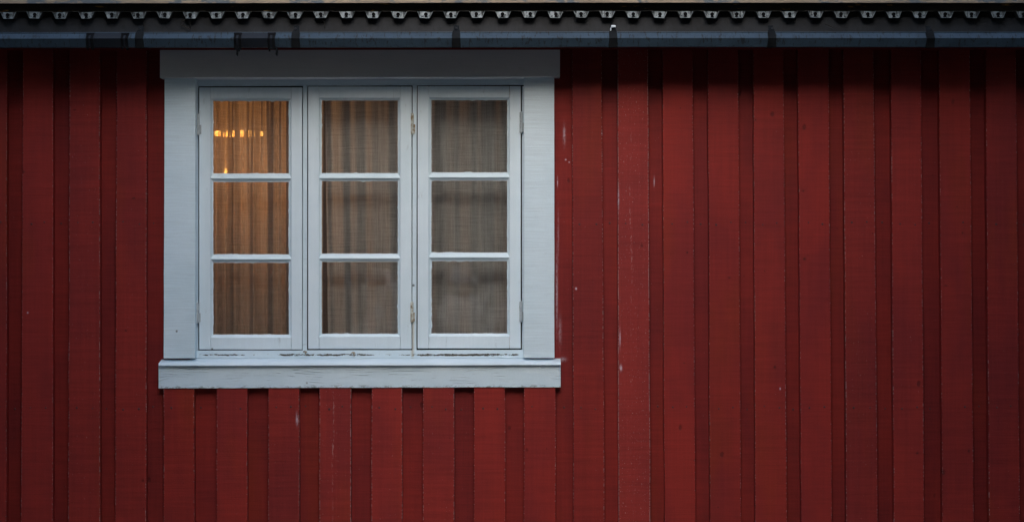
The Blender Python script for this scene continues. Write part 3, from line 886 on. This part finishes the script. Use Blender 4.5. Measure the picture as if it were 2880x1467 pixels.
def strap(px, py_top=73, py_bot=134.5, w_=10.5, cap=False):
    """steel bracket wrapping the gutter front, with a round hole plate above"""
    b_ = BM(); o_ = off(px) * .9
    x0, x1 = X(px - w_, -.3), X(px + w_, -.3)
    pr = [(-.262, py_top + o_), (-.279, py_top + 12 + o_), (-.2865, 90 + o_), (-.3035, 107 + o_), (-.2875, py_bot + o_)]
    inner = [(y + .0022, p) for (y, p) in pr]
    def ring(xx, k_): return [(xx + k_ * (.004 if i < 2 else 0) - k_ * .0015 * max(0, i - 2), y, Z(p, y)) for i, (y, p) in enumerate(pr)] + \
                             [(xx + k_ * (.004 if i < 2 else 0) - k_ * .0015 * max(0, i - 2), y, Z(p, y)) for i, (y, p) in reversed(list(enumerate(inner)))]
    b_.prism([ring(x0, 1), ring(x1, -1)])
    # folded side flange
    b_.prism([[(x0 - .0015, y - .003, Z(p, y)) for (y, p) in pr[2:]] + [(x0 - .0015, y + .004, Z(p, y)) for (y, p) in reversed(pr[2:])],
              [(x0 + .001, y - .003, Z(p, y)) for (y, p) in pr[2:]] + [(x0 + .001, y + .004, Z(p, y)) for (y, p) in reversed(pr[2:])]])
    br_ = link('bracket', b_.bm, STRAP, gutter, bevel=.0008, segs=1)
    r_ = BM()
    cx, cz, cy = X(px, -.28), Z(py_top + 8 + o_, -.28), -.2815
    if cap:
        r_.box(cx - .009, cx + .009, cy - .006, cy + .004, cz + .002, cz + .011)
        r_.box(cx - .012, cx - .008, cy - .007, cy + .004, cz - .010, cz + .002)
        link('bracket_cap', r_.bm, PLASTIC, gutter, bevel=.002)
        br_['label'] = 'bracket with a white plastic cap'
    else:
        n_ = 12
        r_.prism([[(cx + .004 * math.cos(2 * math.pi * j / n_), cy - .0025 + .0012 * kk, cz + .004 * math.sin(2 * math.pi * j / n_)) for j in range(n_)] for kk in (0, 3)])
        link('rivet', r_.bm, FLASH, gutter)
for px in (-490, -50, 391, 831, 1283, 1725, 2172, 2618, 3060):
    strap(px, 72 if px < 2600 else 73, cap=(px == 1725))

# joint sleeves with spring clips
def sleeve(p0, p1, tails):
    pr = [(y - .0022 if y < -.25 else y, py - .3) for (y, py) in gprof_out[:4]]
    inner = [(y + .0018, py) for (y, py) in pr]
    b_ = BM()
    rings = [[(X(px, -.3), y, Z(p + .9 * off(px), y)) for (y, p) in pr + inner[::-1]] for px in (p0, (p0 + p1) / 2, p1)]
    b_.prism(rings)
    link('joint_sleeve', b_.bm, SLEEVE, gutter)
    for j, px in enumerate((p0 + 7, p1 - 6)):
        c_ = BM(); o_ = .9 * off(px)
        for (dx, wd) in ((-8, 3.2), (5.5, 3.8)):
            rings = []
            for xx in (px + dx - wd, px + dx + wd):
                q_ = [(-.282, 93), (-.2885, 92), (-.3065, 107), (-.295, 135.5), (-.287, 139)]
                rings.append([(X(xx, -.3), y, Z(p + o_, y)) for (y, p) in q_] + [(X(xx, -.3), y + .002, Z(p + o_, y)) for (y, p) in q_[::-1]])
            c_.prism(rings)
        rings = []
        for xx in (px - 12, px + 10.5):
            q_ = [(-.280, 90.5), (-.290, 90.7), (-.295, 96), (-.286, 97)]
            rings.append([(X(xx, -.3), y, Z(p + o_, y)) for (y, p) in q_])
        c_.prism(rings)
        rings = []
        for xx in (px - 9, px + 8):
            q_ = [(-.291, 133), (-.2945, 136), (-.294, 139), (-.284, 139)]
            rings.append([(X(xx, -.3), y, Z(p + o_, y)) for (y, p) in q_])
        if tails[j] is not None: c_.prism(rings)
        if tails[j] is not None:
            dxx = tails[j]
            c_.tube([(X(px + dxx, -.3), -.290, Z(130 + o_, -.3)), (X(px + dxx + 2, -.3), -.292, Z(143 + o_, -.3)), (X(px + dxx + 1, -.3), -.291, Z(151 + o_, -.3)), (X(px + dxx + 3, -.3), -.298, Z(157 + o_, -.3))],
                    [.0035, .004, .0042, .0012], 8)
            c_.tube([(X(px - dxx * .6, -.3), -.290, Z(134 + o_, -.3)), (X(px - dxx * .6, -.3), -.290, Z(143 + o_, -.3))], .0032, 8)
        link('joint_clip', c_.bm, BLACK, gutter, bevel=.0006, segs=1)
sleeve(246, 357, (None, None))
sleeve(662, 770, (-4, 12))

# ---- twigs caught on the flashing
def twig(pts, r, label):
    b_ = BM()
    P = [Vector((X(px, -.205), -.206 - .004 * (i % 2), Z(py, -.205))) for i, (px, py) in enumerate(pts)]
    b_.tube(P, [r] * (len(P) - 1) + [r * .6], 6)
    o = link('twig', b_.bm, mat_twig, origin=P[0])
    return tag(o, label, 'twig')
mat_twig = mat_plain('twig_bark', (.018, .015, .013), .9)
twig([(526, 52), (514, 61), (507, 69), (534, 82), (536, 68), (535, 56)], .0017, 'dark twig bent into a triangle on the grey flashing')
twig([(886, 53), (903, 55), (912, 60), (915, 82)], .0017, 'dark crooked twig hanging from the roof edge above the window head')
twig([(400, 52), (405, 66), (407, 78)], .0015, 'short dark twig beside the bracket near the left sleeve')
twig([(2320, 68), (2333, 74), (2348, 80)], .0015, 'short slanted dark twig on the right part of the flashing')
twig([(1398, 55), (1412, 59), (1424, 56), (1427, 61)], .0014, 'thin curved twig under the roof rib right of the third bracket')
twig([(1250, 50), (1268, 55), (1282, 51)], .0012, 'thin arched twig under the roof rib directly above the third bracket')

# ------------------------------------------------------------------ curtains
def curtain(name, px0, px1, py0, py1, yc, mat, label, folds, seed, edge_lean=0.0, gather=.0):
    b_ = BM()
    nx, nz = 260, 46
    grid = []
    zt, zb = Z(py0, yc), Z(py1, yc)
    for j in range(nz + 1):
        v = j / nz; z = lerp(zt, zb, v); row = []
        for i in range(nx + 1):
            u = i / nx
            px = lerp(px0 + edge_lean * v, px1, u)
            x_ = X(px, yc)
            y_ = yc
            for (f, a, ph) in folds:
                y_ += a * math.sin(2 * math.pi * (u * f + ph + .05 * mnoise.noise(Vector((u * 5, v * 1.5, seed)))))
            y_ += .010 * mnoise.noise(Vector((u * 16, v * 1.2, seed + 3)))
            y_ += .005 * mnoise.noise(Vector((u * 45, v * 2.0, seed + 5)))
            if gather:
                g_ = gather * math.exp(-v * 4.5)
                y_ += g_ * math.sin(2 * math.pi * u * 21 + 2.0 * mnoise.noise(Vector((u * 9, v * 2, seed))))
            row.append((b_.bm.verts.new((x_, y_, z)), (x_ * 1.25, z)))
        grid.append(row)
    for j in range(nz):
        for i in range(nx):
            q_ = [grid[j][i], grid[j][i + 1], grid[j + 1][i + 1], grid[j + 1][i]]
            b_.face([t[0] for t in q_], [t[1] for t in q_])
    o = link(name, b_.bm, mat, smooth=True, origin=(X((px0 + px1) / 2, yc), yc, zt))
    return tag(o, label, 'curtain')
curtain('curtain', 520, 908, 225, 1030, .175, CURT_L, 'pleated linen curtain glowing orange behind the left sash', [(7.2, .020, .1), (3.3, .014, .4), (15, .006, .2)], 3.0, gather=.014)
curtain('curtain', 912, 1500, 225, 1030, .165, CURT_R, 'grey brown linen curtain hanging behind the middle and right sashes', [(13.0, .006, .3), (4.6, .009, .0), (23, .002, .1)], 8.0, edge_lean=11)

# ------------------------------------------------------------------ lamp behind the left curtain
def lamp_thing():
    yl = .62
    cx, cz = X(672, yl), Z(376, yl)
    t = thing('pendant_lamp', 'lit pendant lamp glowing as an orange band through the left curtain', 'lamp', (cx, yl, cz))
    sh = BM(); n_ = 40
    # drum shade: upper closed ring, open slot, lower dish
    def ring(r_, z_): return [(cx + r_ * math.cos(2 * math.pi * j / n_), yl + r_ * .6 * math.sin(2 * math.pi * j / n_), cz + z_) for j in range(n_)]
    sh.prism([ring(.02, .10), ring(.115, .035), ring(.120, .012), ring(.116, .012), ring(.111, .033), ring(.02, .094)], caps=False)
    link('lamp_shade', sh.bm, mat_plain('lamp_shade_metal', (.10, .06, .03), .6), t, smooth=True)
    dr = BM()
    dr.prism([ring(.104, .009), ring(.108, 0), ring(.104, -.009)])
    link('diffuser', dr.bm, mat_emit('lamp_glow', (1.0, .42, .07), 3.8), t)
    cd = BM(); cd.tube([(cx, yl, cz + .095), (cx, yl, RZ1 - .01)], .003, 8)
    link('cord', cd.bm, BLACK, t)
    ld = bpy.data.lights.new('lamp_light', 'POINT'); ld.energy = 3.0; ld.color = (1.0, .45, .15); ld.shadow_soft_size = .09
    lo = bpy.data.objects.new('lamp_light', ld); C.objects.link(lo); lo.parent = t; lo.location = (-.03, -.03, -.07)
    return t
lamp_thing()
yl = .34
bx0, bz0 = X(634, yl), Z(481, yl)
t2 = thing('small_bulb', 'small glowing bulb low at the left edge of the upper left pane', 'bulb', (bx0, yl, bz0))
b_ = BM()
b_.tube([(bx0, yl, bz0 - .012), (bx0, yl, bz0 - .006), (bx0, yl, bz0), (bx0, yl, bz0 + .007), (bx0, yl, bz0 + .012)], [.004, .010, .013, .009, .002], 14)
link('bulb_glass', b_.bm, mat_emit('bulb_glow', (1.0, .45, .08), 7.0), t2, smooth=True)
b_ = BM(); b_.tube([(bx0, yl, bz0 - .03), (bx0, yl, bz0 - .012)], .006, 12); b_.tube([(bx0, yl, RZ0), (bx0, yl, bz0 - .03)], .003, 8)
b_.tube([(bx0, yl, RZ0), (bx0, yl, RZ0 + .012)], .06, 20)
link('stand', b_.bm, mat_plain('bulb_stand_brass', (.12, .07, .02), .5), t2)

# ------------------------------------------------------------------ ground
def mat_grass():
    m, nt, p = newmat("gravel_yard")
    pos = coords(nt)
    n1 = noise(nt, pos, 1.2, 5, .6); n2 = noise(nt, pos, 60, 3, .6)
    col = mix(nt, n1, (.14, .128, .118), (.22, .20, .185))
    col = mix(nt, M(nt, 'MULTIPLY', n2, .7), col, (.09, .082, .075))
    nt.links.new(col, p.inputs['Base Color']); p.inputs['Roughness'].default_value = .95
    nt.links.new(bump(nt, n2, .03), p.inputs['Normal'])
    return m
g = BM()
gv = [g.bm.verts.new(v) for v in ((-300, -300, 0), (300, -300, 0), (300, 300, 0), (-300, 300, 0))]
g.face(gv)
tag(link('ground', g.bm, mat_grass()), kind='structure')

# ------------------------------------------------------------------ trees across the yard (behind the photographer; they are what the panes mirror) and near trees added to darken the wall ends
LEAF = mat_plain('tree_foliage', (.045, .065, .025), .8, .5, 3)
BARK = mat_plain('tree_bark', (.09, .07, .055), .95, .4, 10)
def crown_mesh(n, seed, clumps, ls=1.0):
    rnd = random.Random(seed)
    verts, faces = [], []
    cl_ = []
    for _ in range(clumps):
        a = rnd.uniform(0, 2 * math.pi); h = rnd.uniform(-1, 1); r_ = (1 - h * h) ** .5 * rnd.uniform(.35, 1.0)
        cl_.append((r_ * math.cos(a), r_ * math.sin(a), h, rnd.uniform(.16, .34)))
    for _ in range(n):
        c = rnd.choice(cl_)
        p = Vector((rnd.gauss(0, 1), rnd.gauss(0, 1), rnd.gauss(0, .8))).normalized() * (c[3] * rnd.random() ** .4)
        p += Vector(c[:3])
        u_ = Vector((rnd.gauss(0, 1), rnd.gauss(0, 1), rnd.gauss(0, 1))).normalized()
        v_ = u_.cross(Vector((rnd.gauss(0, 1), rnd.gauss(0, 1), rnd.gauss(0, 1)))).normalized()
        s = rnd.uniform(.035, .06) * ls
        i = len(verts)
        verts += [p - u_ * s, p + v_ * s * .5, p + u_ * s, p - v_ * s * .5]
        faces.append((i, i + 1, i + 2, i + 3))
    me = bpy.data.meshes.new('crown'); me.from_pydata([tuple(v) for v in verts], [], faces)
    me.materials.append(LEAF)
    return me
CROWNS = [crown_mesh(30000, 5, 95), crown_mesh(30000, 9, 100), crown_mesh(75000, 15, 120, .55)]
def trunk_bm(h, r_, seed):
    b_ = BM(); rnd = random.Random(seed)
    b_.tube([(0, 0, -.1), (.05, 0, h * .3), (-.04, .05, h * .6), (.03, 0, h)], [r_, r_ * .8, r_ * .55, r_ * .15], 10)
    for i in range(7):
        a = rnd.uniform(0, 6.28); z0 = h * rnd.uniform(.4, .8); L = h * rnd.uniform(.12, .22)
        b_.tube([(0, 0, z0), (math.cos(a) * L * .5, math.sin(a) * L * .5, z0 + L * .4), (math.cos(a) * L, math.sin(a) * L, z0 + L * .6)], [r_ * .35, r_ * .2, r_ * .06], 6)
    return b_
TREES = [(-2.98, -3.5, 6.4, 2.05, 2.45), (2.96, -3.5, 6.4, 2.05, 2.45), (-7.6, -12.5, 11.0, 3.6, 5.0), (8.0, -13, 11.0, 3.6, 5.0),  # first two are added by the wall to block light from its ends
         (0.1, -11.4, 6.3, 2.9, 2.4), (-4.0, -18.0, 9.4, 3.0, 4.4), (4.4, -19, 9.0, 3.0, 4.2),  # first one is sized to take light off the foot of the wall
         (-7.0, -27, 9.0, 3.6, 3.7), (-1.6, -26, 8.2, 3.4, 3.3), (2.6, -28, 9.0, 3.6, 3.6), (7.6, -27, 8.4, 3.4, 3.4)]
def tree(i, x_, y_, h, rx, rz, label):
    t = thing('tree', label, 'tree', (x_, y_, 0), 'leafy trees across the yard')
    tr_ = link('trunk', trunk_bm(h * .85, .16, i).bm, BARK); tr_.parent = t
    c = bpy.data.objects.new('crown', CROWNS[2] if i < 2 else CROWNS[i % 2]); C.objects.link(c); c.parent = t
    c.location = (0, 0, h - rz); c.scale = (rx, rx, rz); c.rotation_euler = (0, 0, i * 1.3 if i > 1 else 1.3 + i * .35)
TL = ['slim leafy tree in front of the left end of the wall', 'slim leafy tree in front of the right end of the wall', 'tall tree across the yard, left side',
      'tall tree across the yard, right side', 'low round tree straight across the yard', 'far tree across the yard, left of the low one', 'far tree across the yard, right of the low one',
      'leftmost tree of the farthest row across the yard', 'second tree from the left in the farthest row', 'third tree from the left in the farthest row', 'rightmost tree of the farthest row across the yard']
for i, t_ in enumerate(TREES): tree(i, *t_, TL[i])

def shade_shrub(x_, y_, h, rx, i, label):  # added out of view to block light from the bottom corners of the wall
    t = thing('shrub', label, 'shrub', (x_, y_, 0), 'round shrubs beside the wall ends')
    st = BM()
    for j in range(5):
        a = j * 1.26 + i
        st.tube([(0, 0, -.05), (math.cos(a) * rx * .2, math.sin(a) * rx * .2, h * .3), (math.cos(a) * rx * .45, math.sin(a) * rx * .45, h * .7)], [.025, .018, .006], 7)
    o = link('stems', st.bm, BARK); o.parent = t; o.location = (0, 0, 0)
    c = bpy.data.objects.new('foliage', CROWNS[2]); C.objects.link(c); c.parent = t
    c.location = (0, 0, h * .5); c.scale = (rx * .85, rx * .85, h * .5); c.rotation_euler = (0, 0, 2.1 * i)
shade_shrub(-3.55, -2.1, 2.5, 1.15, 0, 'round shrub growing near the left end of the wall')
shade_shrub(3.5, -2.1, 2.5, 1.15, 1, 'round shrub growing near the right end of the wall')
